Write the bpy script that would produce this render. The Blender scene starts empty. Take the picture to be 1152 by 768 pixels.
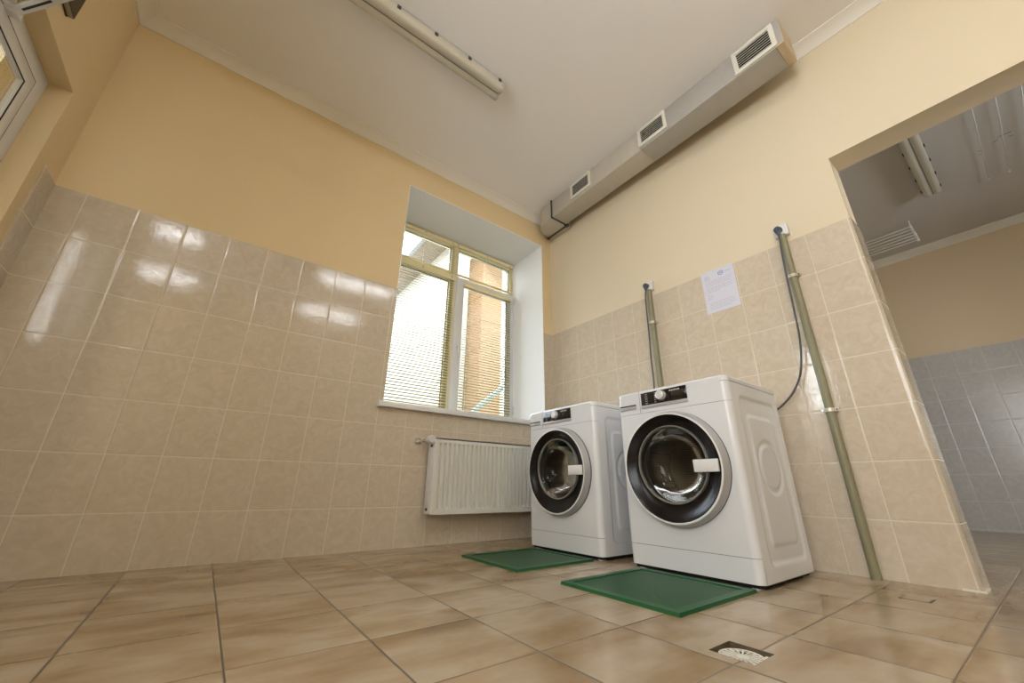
import bpy, bmesh, math, random
from mathutils import Vector, Matrix
random.seed(7)
SC = bpy.context.scene
COL = SC.collection
PI = math.pi

# ------------------------------------------------------------------ node helpers
class NT:
    def __init__(self, name):
        self.m = bpy.data.materials.new(name); self.m.use_nodes = True
        self.t = self.m.node_tree; self.t.nodes.clear()
        self.out = self.t.nodes.new('ShaderNodeOutputMaterial')
        self.b = self.t.nodes.new('ShaderNodeBsdfPrincipled')
        self.t.links.new(self.b.outputs[0], self.out.inputs[0])
    def n(self, typ, **k):
        x = self.t.nodes.new(typ)
        for a, v in k.items(): setattr(x, a, v)
        return x
    def l(self, a, b): self.t.links.new(a, b)
    def put(self, sock, v):
        if hasattr(v, 'is_linked') or isinstance(v, bpy.types.NodeSocket): self.l(v, sock)
        else: sock.default_value = v
    def math(self, op, a, b=0.0, c=0.0):
        x = self.n('ShaderNodeMath', operation=op)
        self.put(x.inputs[0], a); self.put(x.inputs[1], b); self.put(x.inputs[2], c)
        return x.outputs[0]
    def mix(self, f, a, b, mode='MIX'):
        x = self.n('ShaderNodeMix', data_type='RGBA', blend_type=mode)
        self.put(x.inputs[0], f); self.put(x.inputs[6], a); self.put(x.inputs[7], b)
        return x.outputs[2]
    def ramp(self, f, stops):
        x = self.n('ShaderNodeValToRGB'); self.l(f, x.inputs[0])
        e = x.color_ramp.elements
        while len(e) < len(stops): e.new(0.5)
        for i, (p, c) in enumerate(stops):
            e[i].position = p; e[i].color = c if len(c) == 4 else (*c, 1)
        return x.outputs[0]
    def pos(self):
        g = self.n('ShaderNodeNewGeometry'); s = self.n('ShaderNodeSeparateXYZ'); self.l(g.outputs['Position'], s.inputs[0])
        return g.outputs['Position'], s.outputs
    def noise(self, vec, scale, detail=3, rough=.5, dist=0.0):
        x = self.n('ShaderNodeTexNoise'); self.l(vec, x.inputs['Vector'])
        x.inputs['Scale'].default_value = scale; x.inputs['Detail'].default_value = detail
        x.inputs['Roughness'].default_value = rough; x.inputs['Distortion'].default_value = dist
        return x.outputs['Fac']
    def xyz(self, a, b, c):
        x = self.n('ShaderNodeCombineXYZ'); self.put(x.inputs[0], a); self.put(x.inputs[1], b); self.put(x.inputs[2], c)
        return x.outputs[0]
    def bump(self, h, strength, dist):
        x = self.n('ShaderNodeBump'); self.l(h, x.inputs['Height'])
        x.inputs['Strength'].default_value = strength; x.inputs['Distance'].default_value = dist
        self.l(x.outputs[0], self.b.inputs['Normal'])
    def set(self, **k):
        for a, v in k.items(): self.put(self.b.inputs[a.replace('_', ' ')], v)
        return self

def rgba(c): return (c[0], c[1], c[2], 1)
def srgb(r, g, b):
    f = lambda v: (v/255/12.92 if v/255 <= .04045 else ((v/255+.055)/1.055)**2.4)
    return (f(r), f(g), f(b), 1)

def simple(name, col, rough=.5, metal=0.0, coat=0.0, bump=None, spec=.5, **k):
    N = NT(name)
    N.set(Base_Color=rgba(col), Roughness=rough, Metallic=metal, **{'Coat_Weight': coat, 'Specular_IOR_Level': spec})
    if bump:
        p, _ = N.pos(); N.bump(N.noise(p, bump[0], 3), bump[1], bump[2])
    for a, v in k.items(): N.set(**{a: v})
    return N.m

def paint(name, col, var=.03):
    N = NT(name); p, s = N.pos()
    f = N.noise(p, 1.3, 4, .6)
    c2 = tuple(v*(1-var*2) for v in col)
    N.set(Base_Color=N.mix(f, rgba(col), rgba(c2)), Roughness=.75, Specular_IOR_Level=.25)
    N.bump(N.noise(p, 90, 3), .12, .004)
    return N.m

def wall_tile(name, ua, u0, up, v0, vp, tint=(1, 1, 1), gloss=.04):
    """glazed ceramic wall tile; ua = 'x' or 'y' horizontal axis, z vertical"""
    N = NT(name); p, s = N.pos()
    hu = s[0] if ua == 'x' else s[1]
    u = N.math('DIVIDE', N.math('SUBTRACT', hu, u0), up)
    v = N.math('DIVIDE', N.math('SUBTRACT', s[2], v0), vp)
    iu, iv = N.math('FLOOR', u), N.math('FLOOR', v)
    fu, fv = N.math('FRACT', u), N.math('FRACT', v)
    du = N.math('MULTIPLY', N.math('MINIMUM', fu, N.math('SUBTRACT', 1.0, fu)), up)
    dv = N.math('MULTIPLY', N.math('MINIMUM', fv, N.math('SUBTRACT', 1.0, fv)), vp)
    d = N.math('MINIMUM', du, dv)
    grout = N.math('LESS_THAN', d, .0016)
    w = N.n('ShaderNodeTexWhiteNoise', noise_dimensions='3D'); N.l(N.xyz(iu, iv, 3.0), w.inputs['Vector'])
    rnd = w.outputs['Value']
    # soft veining, offset per tile
    off = N.n('ShaderNodeVectorMath', operation='ADD'); N.l(p, off.inputs[0])
    sc = N.n('ShaderNodeVectorMath', operation='SCALE'); N.l(w.outputs['Color'], sc.inputs[0]); sc.inputs['Scale'].default_value = 7
    N.l(sc.outputs[0], off.inputs[1])
    vein = N.noise(off.outputs[0], 16, 4, .55, 1.6)
    base = N.ramp(vein, [(0.30, (.530*tint[0], .455*tint[1], .350*tint[2])), (.52, (.575*tint[0], .498*tint[1], .392*tint[2])), (.66, (.605*tint[0], .532*tint[1], .430*tint[2]))])
    base = N.mix(N.math('MULTIPLY', rnd, .10), base, rgba((.43*tint[0], .37*tint[1], .28*tint[2])))
    col = N.mix(grout, base, rgba((.68*tint[0], .62*tint[1], .52*tint[2])))
    N.set(Base_Color=col, Roughness=N.math('ADD', gloss, N.math('MULTIPLY', grout, .6)), Specular_IOR_Level=.5)
    edge = N.n('ShaderNodeMapRange', interpolation_type='SMOOTHSTEP'); N.l(d, edge.inputs[0])
    edge.inputs[1].default_value = 0; edge.inputs[2].default_value = .008; edge.inputs[3].default_value = 0; edge.inputs[4].default_value = 1
    wav = N.noise(off.outputs[0], 52, 2, .5, 1.5)
    low = N.noise(off.outputs[0], 5, 1, .5)
    h = N.math('ADD', N.math('MULTIPLY', edge.outputs[0], .0006), N.math('ADD', N.math('MULTIPLY', wav, .00030), N.math('MULTIPLY', low, .0007)))
    N.bump(h, 1.0, 1.0)
    return N.m

def floor_tile(name):
    N = NT(name); p, s = N.pos()
    up, vp, u0, v0 = .3023, .3030, .1190, .5495
    u = N.math('DIVIDE', N.math('SUBTRACT', s[0], u0), up)
    v = N.math('DIVIDE', N.math('SUBTRACT', s[1], v0), vp)
    iu, iv = N.math('FLOOR', u), N.math('FLOOR', v)
    fu, fv = N.math('FRACT', u), N.math('FRACT', v)
    du = N.math('MULTIPLY', N.math('MINIMUM', fu, N.math('SUBTRACT', 1.0, fu)), up)
    dv = N.math('MULTIPLY', N.math('MINIMUM', fv, N.math('SUBTRACT', 1.0, fv)), vp)
    g1 = N.math('LESS_THAN', du, .0019); g2 = N.math('LESS_THAN', dv, .0011)
    grout = N.math('MAXIMUM', g1, g2)
    w = N.n('ShaderNodeTexWhiteNoise', noise_dimensions='3D'); N.l(N.xyz(iu, iv, 5.0), w.inputs['Vector'])
    sep = N.n('ShaderNodeSeparateColor'); N.l(w.outputs['Color'], sep.inputs[0])
    # soft streaks along x and broad clouds, different on every tile; browner towards some tile edges
    vec = N.xyz(N.math('ADD', N.math('MULTIPLY', s[0], 2.0), N.math('MULTIPLY', sep.outputs[0], 11)),
                N.math('ADD', N.math('MULTIPLY', s[1], 9.0), N.math('MULTIPLY', sep.outputs[1], 17)), sep.outputs[2])
    a = N.noise(vec, 1.0, 3, .5, .15)
    vec2 = N.xyz(N.math('ADD', N.math('MULTIPLY', s[0], 3.2), N.math('MULTIPLY', sep.outputs[1], 23)),
                 N.math('ADD', N.math('MULTIPLY', s[1], 4.6), N.math('MULTIPLY', sep.outputs[0], 9)), sep.outputs[2])
    b = N.noise(vec2, 1.0, 3, .5, .35)
    f = N.math('ADD', N.math('MULTIPLY', a, .38), N.math('MULTIPLY', b, .62))
    rim = N.n('ShaderNodeMapRange', interpolation_type='SMOOTHSTEP'); N.l(fv, rim.inputs[0])
    rim.inputs[1].default_value = .72; rim.inputs[2].default_value = 1.0
    f = N.math('SUBTRACT', f, N.math('MULTIPLY', N.math('MULTIPLY', rim.outputs[0], N.math('POWER', a, 2.0)), .16))
    fine = N.noise(p, 60, 3, .6)
    f = N.math('ADD', f, N.math('MULTIPLY', N.math('SUBTRACT', fine, .5), .05))
    col = N.ramp(f, [(.31, (.185, .108, .048)), (.41, (.295, .198, .106)), (.50, (.365, .268, .165)), (.58, (.430, .345, .245)), (.68, (.385, .280, .175))])
    tone = N.mix(N.math('MULTIPLY', sep.outputs[2], .28), col, (.31, .215, .125, 1))
    col = N.mix(grout, tone, N.mix(g1, (.13, .095, .065, 1), (.10, .085, .07, 1)))
    N.set(Base_Color=col, Roughness=N.math('ADD', N.math('ADD', .13, N.math('MULTIPLY', fine, .10)), N.math('MULTIPLY', grout, .5)), Specular_IOR_Level=.5)
    d = N.math('MINIMUM', du, dv)
    edge = N.n('ShaderNodeMapRange', interpolation_type='SMOOTHSTEP'); N.l(d, edge.inputs[0])
    edge.inputs[2].default_value = .005
    N.bump(N.math('ADD', N.math('MULTIPLY', edge.outputs[0], .0012), N.math('MULTIPLY', N.noise(p, 9, 2), .0012)), 1.0, 1.0)
    return N.m

def glass(name, tint=(.9, .93, .93), refl=1.0, ior=1.45):
    N = NT(name); N.t.nodes.remove(N.b)
    tr = N.n('ShaderNodeBsdfTransparent'); tr.inputs[0].default_value = rgba(tint)
    gl = N.n('ShaderNodeBsdfGlossy'); gl.inputs['Roughness'].default_value = .01
    fr = N.n('ShaderNodeFresnel'); fr.inputs[0].default_value = ior
    mx = N.n('ShaderNodeMixShader'); N.l(N.math('MULTIPLY', fr.outputs[0], refl), mx.inputs[0]); N.l(tr.outputs[0], mx.inputs[1]); N.l(gl.outputs[0], mx.inputs[2])
    N.l(mx.outputs[0], N.out.inputs[0])
    return N.m

def emit(name, col, s):
    N = NT(name); N.set(Base_Color=rgba(col), Emission_Color=rgba(col), Emission_Strength=s); return N.m

# geometry constants (metres; camera stands at x=0 y=0)
XL, XR, YW, ZC = -.905, 2.478, 2.58, 3.0
def xr(y): return XR - .032*(y-.30)          # the right wall is a little out of square
WZ0, RZ0 = -.0150, -.0105
TILE_TOP = 1.736
YB = -1.85                                   # wall behind the camera

M = {}
M['paint_w'] = paint('cream wall paint', (.75, .600, .365))
M['paint_r'] = paint('cream wall paint lit tint', (.72, .625, .465))  # same cream paint; its paler look under the light is in the colour
M['paint_b'] = paint('next room wall paint', (.72, .575, .40))
M['ceil_b'] = paint('next room ceiling white dimmed', (.56, .53, .50), .015)  # white ceiling darkened: the dimness of that room is in the colour
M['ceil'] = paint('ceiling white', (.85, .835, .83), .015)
M['cornice'] = paint('cornice white', (.82, .79, .74), .01)
M['reveal'] = paint('reveal white', (.92, .93, .95), .01)
M['tile_w'] = wall_tile('glazed wall tile back', 'x', -.5850, .2005, WZ0, .2500)
M['tile_r'] = wall_tile('glazed wall tile right', 'y', .5050, .1950, RZ0, .2500, (1.04, 1.03, 1.03))
M['tile_l'] = wall_tile('glazed wall tile left', 'y', 2.58-.155, .2005, WZ0, .2500)
M['tile_j'] = wall_tile('glazed wall tile jamb', 'x', 2.3, .4, RZ0, .2500, (.92, .88, .82))  # same tile, darker tint for the shade on the jamb face
M['tile_b'] = wall_tile('glazed wall tile next room', 'y', .5590, .2090, .02, .2500, (.92, 1.02, 1.25), .16)  # beige tile; blue window daylight is put into the tint
M['tile_bx'] = wall_tile('glazed wall tile next room side', 'x', 6.15, .2, .02, .2500, (.92, 1.02, 1.25), .16)  # same bluish daylight tint in the tile colour
M['floor'] = floor_tile('wood look floor tile')
M['white'] = simple('white enamel', (.68, .69, .715), .22, coat=.25)
M['plastic'] = simple('white plastic', (.70, .69, .69), .35)
M['pvc'] = simple('white pvc', (.74, .75, .76), .3)
M['pvc_cream'] = simple('cream pvc', (.82, .75, .52), .35)
M['blind'] = simple('cream blind', (.84, .75, .46), .45)
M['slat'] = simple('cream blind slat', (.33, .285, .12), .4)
M['gasket'] = simple('black gasket', (.02, .018, .016), .5)
M['dark'] = simple('dark void', (.006, .006, .006), .8)
M['black'] = simple('black gloss', (.012, .010, .010), .07, spec=.5)
M['ring'] = simple('dark door ring', (.007, .005, .005), .25, spec=.3)
M['silver'] = simple('silver rim', (.40, .395, .40), .32, .2)
M['chrome'] = simple('chrome', (.75, .75, .76), .16, 1.0)
M['knob'] = simple('knob metal', (.78, .78, .80), .25, .35)
M['greytext'] = simple('grey print', (.35, .34, .33), .5)
M['greyring'] = simple('grey bezel', (.30, .30, .29), .15, .5)
M['rubber'] = simple('grey door seal', (.10, .10, .10), .6)
M['rad'] = simple('radiator enamel', (.70, .69, .64), .3, coat=.15)
M['rad_side'] = simple('radiator white', (.76, .76, .79), .3)
M['conduit'] = simple('olive grey conduit', (.225, .210, .125), .4)
M['clamp'] = simple('pale clamp', (.60, .56, .46), .3, .4)
M['cable'] = simple('grey cable', (.07, .075, .085), .45)
M['plug'] = simple('blue grey plug', (.055, .075, .105), .4)
M['paper'] = simple('paper sheet', (.66, .66, .76), .3)
M['ink'] = simple('lilac print', (.50, .50, .60), .6)
M['inkblue'] = simple('blue print', (.25, .33, .55), .6)
M['grille'] = simple('grille plastic', (.70, .68, .60), .4)
def foil(name, col, sc, amp):
    N = NT(name); p, s = N.pos()
    wv = N.noise(N.xyz(N.math('MULTIPLY', s[0], 7), N.math('MULTIPLY', s[1], sc), N.math('MULTIPLY', s[2], 9)), 1.0, 4, .6, .8)
    c2 = tuple(v*.86 for v in col)
    N.set(Base_Color=N.mix(wv, rgba(c2), rgba(col)), Roughness=.42, Metallic=.2)
    N.bump(N.math('ADD', wv, N.math('MULTIPLY', N.noise(p, 120, 2), .10)), .9, amp)
    return N.m
M['foil'] = foil('duct wrap', (.46, .44, .41), 14, .006); M['foil2'] = foil('duct wrap pale', (.57, .53, .46), 34, .008)
M['tape'] = simple('cream tape', (.56, .45, .30), .5, bump=(40, .3, .005))
M['flange'] = simple('dark flange', (.055, .055, .045), .5)
M['diff'] = simple('lamp diffuser', (.53, .50, .42), .28)
M['diff_gap'] = simple('lamp diffuser groove', (.17, .16, .145), .4)
M['lampbase'] = simple('lamp tray', (.45, .44, .41), .4)
M['clip'] = simple('dark clip', (.06, .055, .05), .5)
M['lit'] = emit('lit lamp tube', (.94, .97, 1), 19)
M['slotedge'] = simple('brown joint', (.16, .11, .065), .5)
M['mat'] = None
M['glass'] = glass('window glass', (.95, .97, .97), .6)
M['doorglass'] = glass('washer door glass', (.54, .52, .48), .42, 1.5)
M['drain'] = simple('white drain plastic', (.66, .63, .54), .4)
M['drainbox'] = simple('drain recess', (.10, .075, .042), .5)
M['brown'] = simple('dark brown panel', (.022, .015, .010), .35)
M['greymetal'] = simple('grey metal', (.36, .34, .30), .4, .4)
M['airer'] = simple('airer white', (.86, .86, .86), .35)
M['chip'] = simple('dark mark', (.22, .20, .18), .8)
M['caulk'] = simple('white caulk', (.75, .71, .60), .5)
M['orange'] = paint('orange render', (.235, .140, .072))
M['orange_annex'] = paint('yellow orange render', (.215, .145, .062))
M['extw'] = paint('pale outside render', (.52, .49, .42))
M['soffit'] = paint('soffit', (.32, .26, .20))
M['pipegrey'] = simple('grey downpipe', (.33, .34, .37), .5)
M['rail'] = simple('grey green rail', (.12, .17, .16), .5)
M['ground'] = paint('outside paving', (.17, .165, .15))

def mat_green():
    N = NT('green ribbed rubber'); p, s = N.pos()
    a = N.math('SINE', N.math('MULTIPLY', N.math('ADD', s[0], s[1]), 2*PI/.032))
    b = N.math('SINE', N.math('MULTIPLY', N.math('SUBTRACT', s[0], s[1]), 2*PI/.032))
    h = N.math('MAXIMUM', N.math('POWER', N.math('ABSOLUTE', a), 6.0), N.math('POWER', N.math('ABSOLUTE', b), 6.0))
    f = N.noise(p, 14, 3)
    N.set(Base_Color=N.mix(N.math('MULTIPLY', h, .5), N.mix(f, (.005, .045, .011, 1), (.007, .062, .016, 1)), (.012, .088, .027, 1)), Roughness=.42, Specular_IOR_Level=.4)
    N.bump(h, .35, .003)
    return N.m
M['mat'] = mat_green()
M['matedge'] = simple('green rubber border', (.010, .085, .027), .4)

def mat_drum():
    N = NT('perforated drum steel'); p, s = N.pos()
    vo = N.n('ShaderNodeTexVoronoi', feature='F1'); N.l(p, vo.inputs['Vector']); vo.inputs['Scale'].default_value = 85; vo.inputs['Randomness'].default_value = .08
    hole = N.math('LESS_THAN', vo.outputs['Distance'], .26)
    N.set(Base_Color=N.mix(hole, (.40, .37, .31, 1), (.02, .02, .02, 1)), Metallic=N.math('SUBTRACT', 1.0, hole), Roughness=.42)
    return N.m
M['drum'] = mat_drum()

# ------------------------------------------------------------------ mesh helpers
class MB:
    def __init__(self): self.bm = bmesh.new(); self.mats = []
    def mi(self, m):
        if m not in self.mats: self.mats.append(m)
        return self.mats.index(m)
    def face(self, vs, m, smooth=False):
        try: f = self.bm.faces.new(vs)
        except ValueError: return None
        f.material_index = self.mi(m); f.smooth = smooth; return f
    def v(self, p): return self.bm.verts.new(p)
    def box(self, a, b, m):
        x0, y0, z0 = (min(a[i], b[i]) for i in range(3)); x1, y1, z1 = (max(a[i], b[i]) for i in range(3))
        V = [self.v((x, y, z)) for x in (x0, x1) for y in (y0, y1) for z in (z0, z1)]
        for q in ((0, 1, 3, 2), (4, 6, 7, 5), (0, 4, 5, 1), (2, 3, 7, 6), (0, 2, 6, 4), (1, 5, 7, 3)):
            self.face([V[i] for i in q], m)
        return self
    def hexa(self, bot, top, m):
        """bot / top: 4 points each, same order"""
        B = [self.v(p) for p in bot]; T = [self.v(p) for p in top]
        self.face(B[::-1], m); self.face(T, m)
        for i in range(4): self.face([B[i], B[(i+1) % 4], T[(i+1) % 4], T[i]], m)
        return self
    def prism(self, poly, axis, a, b, m, smooth=False, caps=True):
        """poly: 2-D list; axis 'x': (y,z), 'y': (x,z), 'z': (x,y)"""
        def P(p, h): return {'x': (h, p[0], p[1]), 'y': (p[0], h, p[1]), 'z': (p[0], p[1], h)}[axis]
        A = [self.v(P(p, a)) for p in poly]; B = [self.v(P(p, b)) for p in poly]; n = len(poly)
        for i in range(n): self.face([A[i], A[(i+1) % n], B[(i+1) % n], B[i]], m, smooth)
        if caps: self.face(A[::-1], m); self.face(B, m)
        return self
    def tube(self, pts, r, m, seg=12, caps=True):
        pts = [Vector(p) for p in pts]; rings = []
        up = Vector((0, 0, 1))
        for i, p in enumerate(pts):
            t = (pts[min(i+1, len(pts)-1)] - pts[max(i-1, 0)]).normalized()
            a = up if abs(t.dot(up)) < .9 else Vector((1, 0, 0))
            u = t.cross(a).normalized(); w = t.cross(u).normalized()
            if rings and u.dot(lastu) < 0: u, w = -u, -w
            lastu = u
            rings.append([self.v(p + (u*math.cos(2*PI*k/seg) + w*math.sin(2*PI*k/seg))*r) for k in range(seg)])
        for A, B in zip(rings, rings[1:]):
            for k in range(seg): self.face([A[k], A[(k+1) % seg], B[(k+1) % seg], B[k]], m, True)
        if caps: self.face(rings[0][::-1], m); self.face(rings[-1], m)
        return self
    def lathe(self, prof, o, axis, m, seg=32, mats=None, close=False):
        """prof: (radius, height along axis); axis a unit vector string like '-x'"""
        s = -1 if axis[0] == '-' else 1; ax = axis[-1]; rings = []
        for r, h in prof:
            R = []
            for k in range(seg):
                c, d = r*math.cos(2*PI*k/seg), r*math.sin(2*PI*k/seg)
                q = {'x': (s*h, c, d), 'y': (c, s*h, d), 'z': (c, d, s*h)}[ax]
                R.append(self.v((o[0]+q[0], o[1]+q[1], o[2]+q[2])))
            rings.append(R)
        for i, (A, B) in enumerate(zip(rings, rings[1:])):
            mm = mats[i] if mats else m
            for k in range(seg): self.face([A[k], A[(k+1) % seg], B[(k+1) % seg], B[k]], mm, True)
        if close: self.face(rings[0][::-1], mats[0] if mats else m); self.face(rings[-1], mats[-1] if mats else m)
        return self
    def grid(self, f, nu, nv, m, smooth=True):
        V = [[self.v(f(i/nu, j/nv)) for j in range(nv+1)] for i in range(nu+1)]
        for i in range(nu):
            for j in range(nv): self.face([V[i][j], V[i+1][j], V[i+1][j+1], V[i][j+1]], m, smooth)
        return V
    def frame(self, axis, u0, u1, v0, v1, h0, h1, m, l, r=None, bo=None, t=None):
        """rectangular frame with mitred corners; axis 'y': u=x, v=z; axis 'x': u=y, v=z"""
        r = l if r is None else r; bo = l if bo is None else bo; t = l if t is None else t
        P = (lambda p, h: (p[0], h, p[1])) if axis == 'y' else (lambda p, h: (h, p[0], p[1]))
        O = [(u0, v0), (u1, v0), (u1, v1), (u0, v1)]; I = [(u0+l, v0+bo), (u1-r, v0+bo), (u1-r, v1-t), (u0+l, v1-t)]
        R_ = [[self.v(P(p, h)) for p in Q] for Q, h in ((O, h0), (I, h0), (I, h1), (O, h1))]
        for a in range(4):
            A, B = R_[a], R_[(a+1) % 4]
            for k in range(4): self.face([A[k], A[(k+1) % 4], B[(k+1) % 4], B[k]], m)
        return self
    def build(self, name, parent=None, bevel=0, seg=2, sharp=35, weld=False):
        bm = self.bm
        if weld: bmesh.ops.remove_doubles(bm, verts=bm.verts, dist=1e-5)
        bmesh.ops.recalc_face_normals(bm, faces=bm.faces)
        if bevel:
            es = [e for e in bm.edges if len(e.link_faces) == 2 and e.calc_face_angle(0) > math.radians(30)]
            bmesh.ops.bevel(bm, geom=es, offset=bevel, segments=seg, profile=.5, affect='EDGES', clamp_overlap=True)
            for f in bm.faces: f.smooth = True
        for e in bm.edges:
            if len(e.link_faces) == 2 and e.calc_face_angle(0) > math.radians(sharp): e.smooth = False
        lo = [min(v.co[i] for v in bm.verts) for i in range(3)]; hi = [max(v.co[i] for v in bm.verts) for i in range(3)]
        c = Vector(((lo[0]+hi[0])/2, (lo[1]+hi[1])/2, lo[2]))
        for v in bm.verts: v.co -= c
        me = bpy.data.meshes.new(name); bm.to_mesh(me); bm.free()
        for m in self.mats: me.materials.append(m)
        o = bpy.data.objects.new(name, me); COL.objects.link(o); o.location = c
        o['_w'] = list(c)
        if parent is not None:
            o.parent = parent; o.location = c - Vector(parent['_w'])
        return o

def thing(name, label, cat, loc, group=None):
    o = bpy.data.objects.new(name, None); COL.objects.link(o); o.location = loc; o['_w'] = list(loc)
    o.empty_display_size = .1
    return tag(o, label, cat, group)
def tag(o, label=None, cat=None, group=None, kind=None):
    if label: o['label'] = label
    if cat: o['category'] = cat
    if group: o['group'] = group
    if kind: o['kind'] = kind
    return o
def struct(o, label=None): o['kind'] = 'structure'; return tag(o, label)
def kids(o): return [c for c in bpy.data.objects if c.parent == o]
def copy_tree(o, delta=None, parent=None):
    c = o.copy(); COL.objects.link(c)
    if parent is not None: c.parent = parent
    if delta is not None: c.location = Vector(o.location) + Vector(delta)
    for ch in kids(o): copy_tree(ch, None, c)
    return c

# ================================================================== THE SETTING
# floor with a square hole for the drain
DX0, DX1, DY0, DY1 = 1.063, 1.166, .519, .625
b = MB()
xs = [-2.1, DX0, DX1, 6.35]; ys = [-3.6, DY0, DY1, 2.75]
V = [[b.v((x, y, 0)) for y in ys] for x in xs]
for i in range(3):
    for j in range(3):
        if (i, j) != (1, 1): b.face([V[i][j], V[i+1][j], V[i+1][j+1], V[i][j+1]], M['floor'])
struct(b.build('floor'), 'glossy wood-look floor tiles in beige and brown')

# ceiling over both rooms
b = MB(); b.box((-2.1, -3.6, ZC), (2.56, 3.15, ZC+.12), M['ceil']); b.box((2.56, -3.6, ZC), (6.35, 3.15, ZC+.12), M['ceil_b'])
# a row of dark scuffs near the airer in the next room
for x, y, w in ((4.55, -.335, .02), (4.50, -.42, .03), (4.46, -.47, .07), (4.52, -.50, .02), (4.40, -.60, .05), (4.60, -.33, .015)):
    b.box((x, y-w/2, ZC-.0008), (x+.010, y+w/2, ZC+.001), M['chip'])
struct(b.build('ceiling'), 'plain white ceiling')

# back wall (with the window): painted above, tiled below; opening WX0..WX1, WZs..WZt
WX0, WX1, WZS, WZT, YF = .846, 2.285, .868, 2.705, 3.07
YO = 3.20
b = MB()
b.box((-1.25, YW, 0), (WX0, YO, ZC), M['paint_w'])
b.box((WX1, YW, 0), (2.75, YO, ZC), M['paint_w'])
b.box((WX0, YW, WZT), (WX1, YO, ZC), M['paint_w'])
b.box((WX0, YW, 0), (WX1, YO, WZS), M['paint_w'])
t = .006
b.box((XL, YW-t, 0), (WX0-.0, YW+.002, TILE_TOP), M['tile_w'])
b.box((WX1, YW-t, 0), (xr(YW)+.02, YW+.002, TILE_TOP), M['tile_w'])
b.box((WX0, YW-t, 0), (WX1, YW+.002, WZS-.004), M['tile_w'])
# white plastered reveal lining
b.box((WX0-.001, YW-.003, WZS), (WX0+.003, YO, WZT), M['reveal'])
b.box((WX1-.004, YW-.003, WZS), (WX1+.001, YO, WZT), M['reveal'])
b.box((WX0, YW-.003, WZT-.004), (WX1, YO, WZT+.001), M['reveal'])
struct(b.build('wall_back'), 'cream wall with beige tiles and the window')

# right wall, a little out of square, with the wide opening; thickness .165
OY, OZ, TH = .302, 2.148, .165
def rbox(b, y0, y1, z0, z1, o0, o1, m):
    """box along the right wall, o0..o1 = distance into the room from its face (negative = inside the wall)"""
    b.hexa([(xr(y0)-o0, y0, z0), (xr(y1)-o0, y1, z0), (xr(y1)-o1, y1, z0), (xr(y0)-o1, y0, z0)],
           [(xr(y0)-o0, y0, z1), (xr(y1)-o0, y1, z1), (xr(y1)-o1, y1, z1), (xr(y0)-o1, y0, z1)], m)
OY2 = -1.15
b = MB()
rbox(b, OY, YW+.1, 0, ZC, 0, -TH, M['paint_r'])
rbox(b, OY2, OY, OZ, ZC, 0, -TH, M['paint_r'])
rbox(b, YB-.2, OY2, 0, ZC, 0, -TH, M['paint_r'])
rbox(b, OY-.0, YW+.05, 0, TILE_TOP, .006, -.002, M['tile_r'])
rbox(b, YB-.1, OY2, 0, TILE_TOP, .006, -.002, M['tile_r'])
rbox(b, OY-.006, OY+.002, 0, TILE_TOP, .006, -TH, M['tile_j'])
rbox(b, OY2-.002, OY2+.006, 0, TILE_TOP, .006, -TH, M['tile_j'])
rbox(b, OY, .94, 0, TILE_TOP, -TH+.002, -TH-.006, M['tile_b'])
struct(b.build('wall_right'), 'cream wall with beige tiles behind the machines and a wide opening')
b = MB()
rbox(b, OY-.010, OY+.05, 0, .006, .012, 0, M['caulk']); rbox(b, OY-.014, OY-.006, 0, .007, .012, -.09, M['caulk'])
struct(b.build('trim_1'), 'white sealant line at the foot of the tiled jamb')

# left wall with the glazed door
DLY, DLZ = 2.345, 2.118      # far jamb and head of the door recess
DNY, LWE = .70, .50           # near jamb (out of the frame) and the near end of this wall
b = MB(); WT = .085
b.box((XL-WT, DLY, 0), (XL, YW+.1, ZC), M['paint_w'])
b.box((XL-WT, DNY, DLZ), (XL, DLY, ZC), M['paint_w'])
b.box((XL-WT, LWE, 0), (XL, DNY, ZC), M['paint_w'])
b.box((-2.1, LWE, 0), (XL-WT+.01, LWE+.2, ZC), M['paint_w'])
AW = (-1.45, .30, .90, 2.45)  # unseen window opening added in the alcove to light the room
b.box((-2.1, YB-.2, 0), (-1.9, AW[0], ZC), M['paint_w']); b.box((-2.1, AW[1], 0), (-1.9, LWE+.1, ZC), M['paint_w'])
b.box((-2.1, AW[0], 0), (-1.9, AW[1], AW[2]), M['paint_w']); b.box((-2.1, AW[0], AW[3]), (-1.9, AW[1], ZC), M['paint_w'])
b.box((XL-.002, DLY+.078, 0), (XL+.006, YW, TILE_TOP), M['tile_l'])
struct(b.build('wall_left'), 'cream wall with the glazed door')

# wall behind the camera
b = MB()
def wall_y(b, x0, x1, y0, y1, holes, m):
    """wall in the x-z plane with rectangular holes (x0,x1,z0,z1), sorted by x"""
    x = x0
    for hx0, hx1, hz0, hz1 in holes:
        b.box((x, y0, 0), (hx0, y1, ZC), m); b.box((hx0, y0, 0), (hx1, y1, hz0), m); b.box((hx0, y0, hz1), (hx1, y1, ZC), m); x = hx1
    b.box((x, y0, 0), (x1, y1, ZC), m)
BW = []
wall_y(b, -2.1, xr(YB)+TH, YB-.3, YB, BW, M['paint_w'])
struct(b.build('wall_front'), 'cream wall behind the camera')

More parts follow.
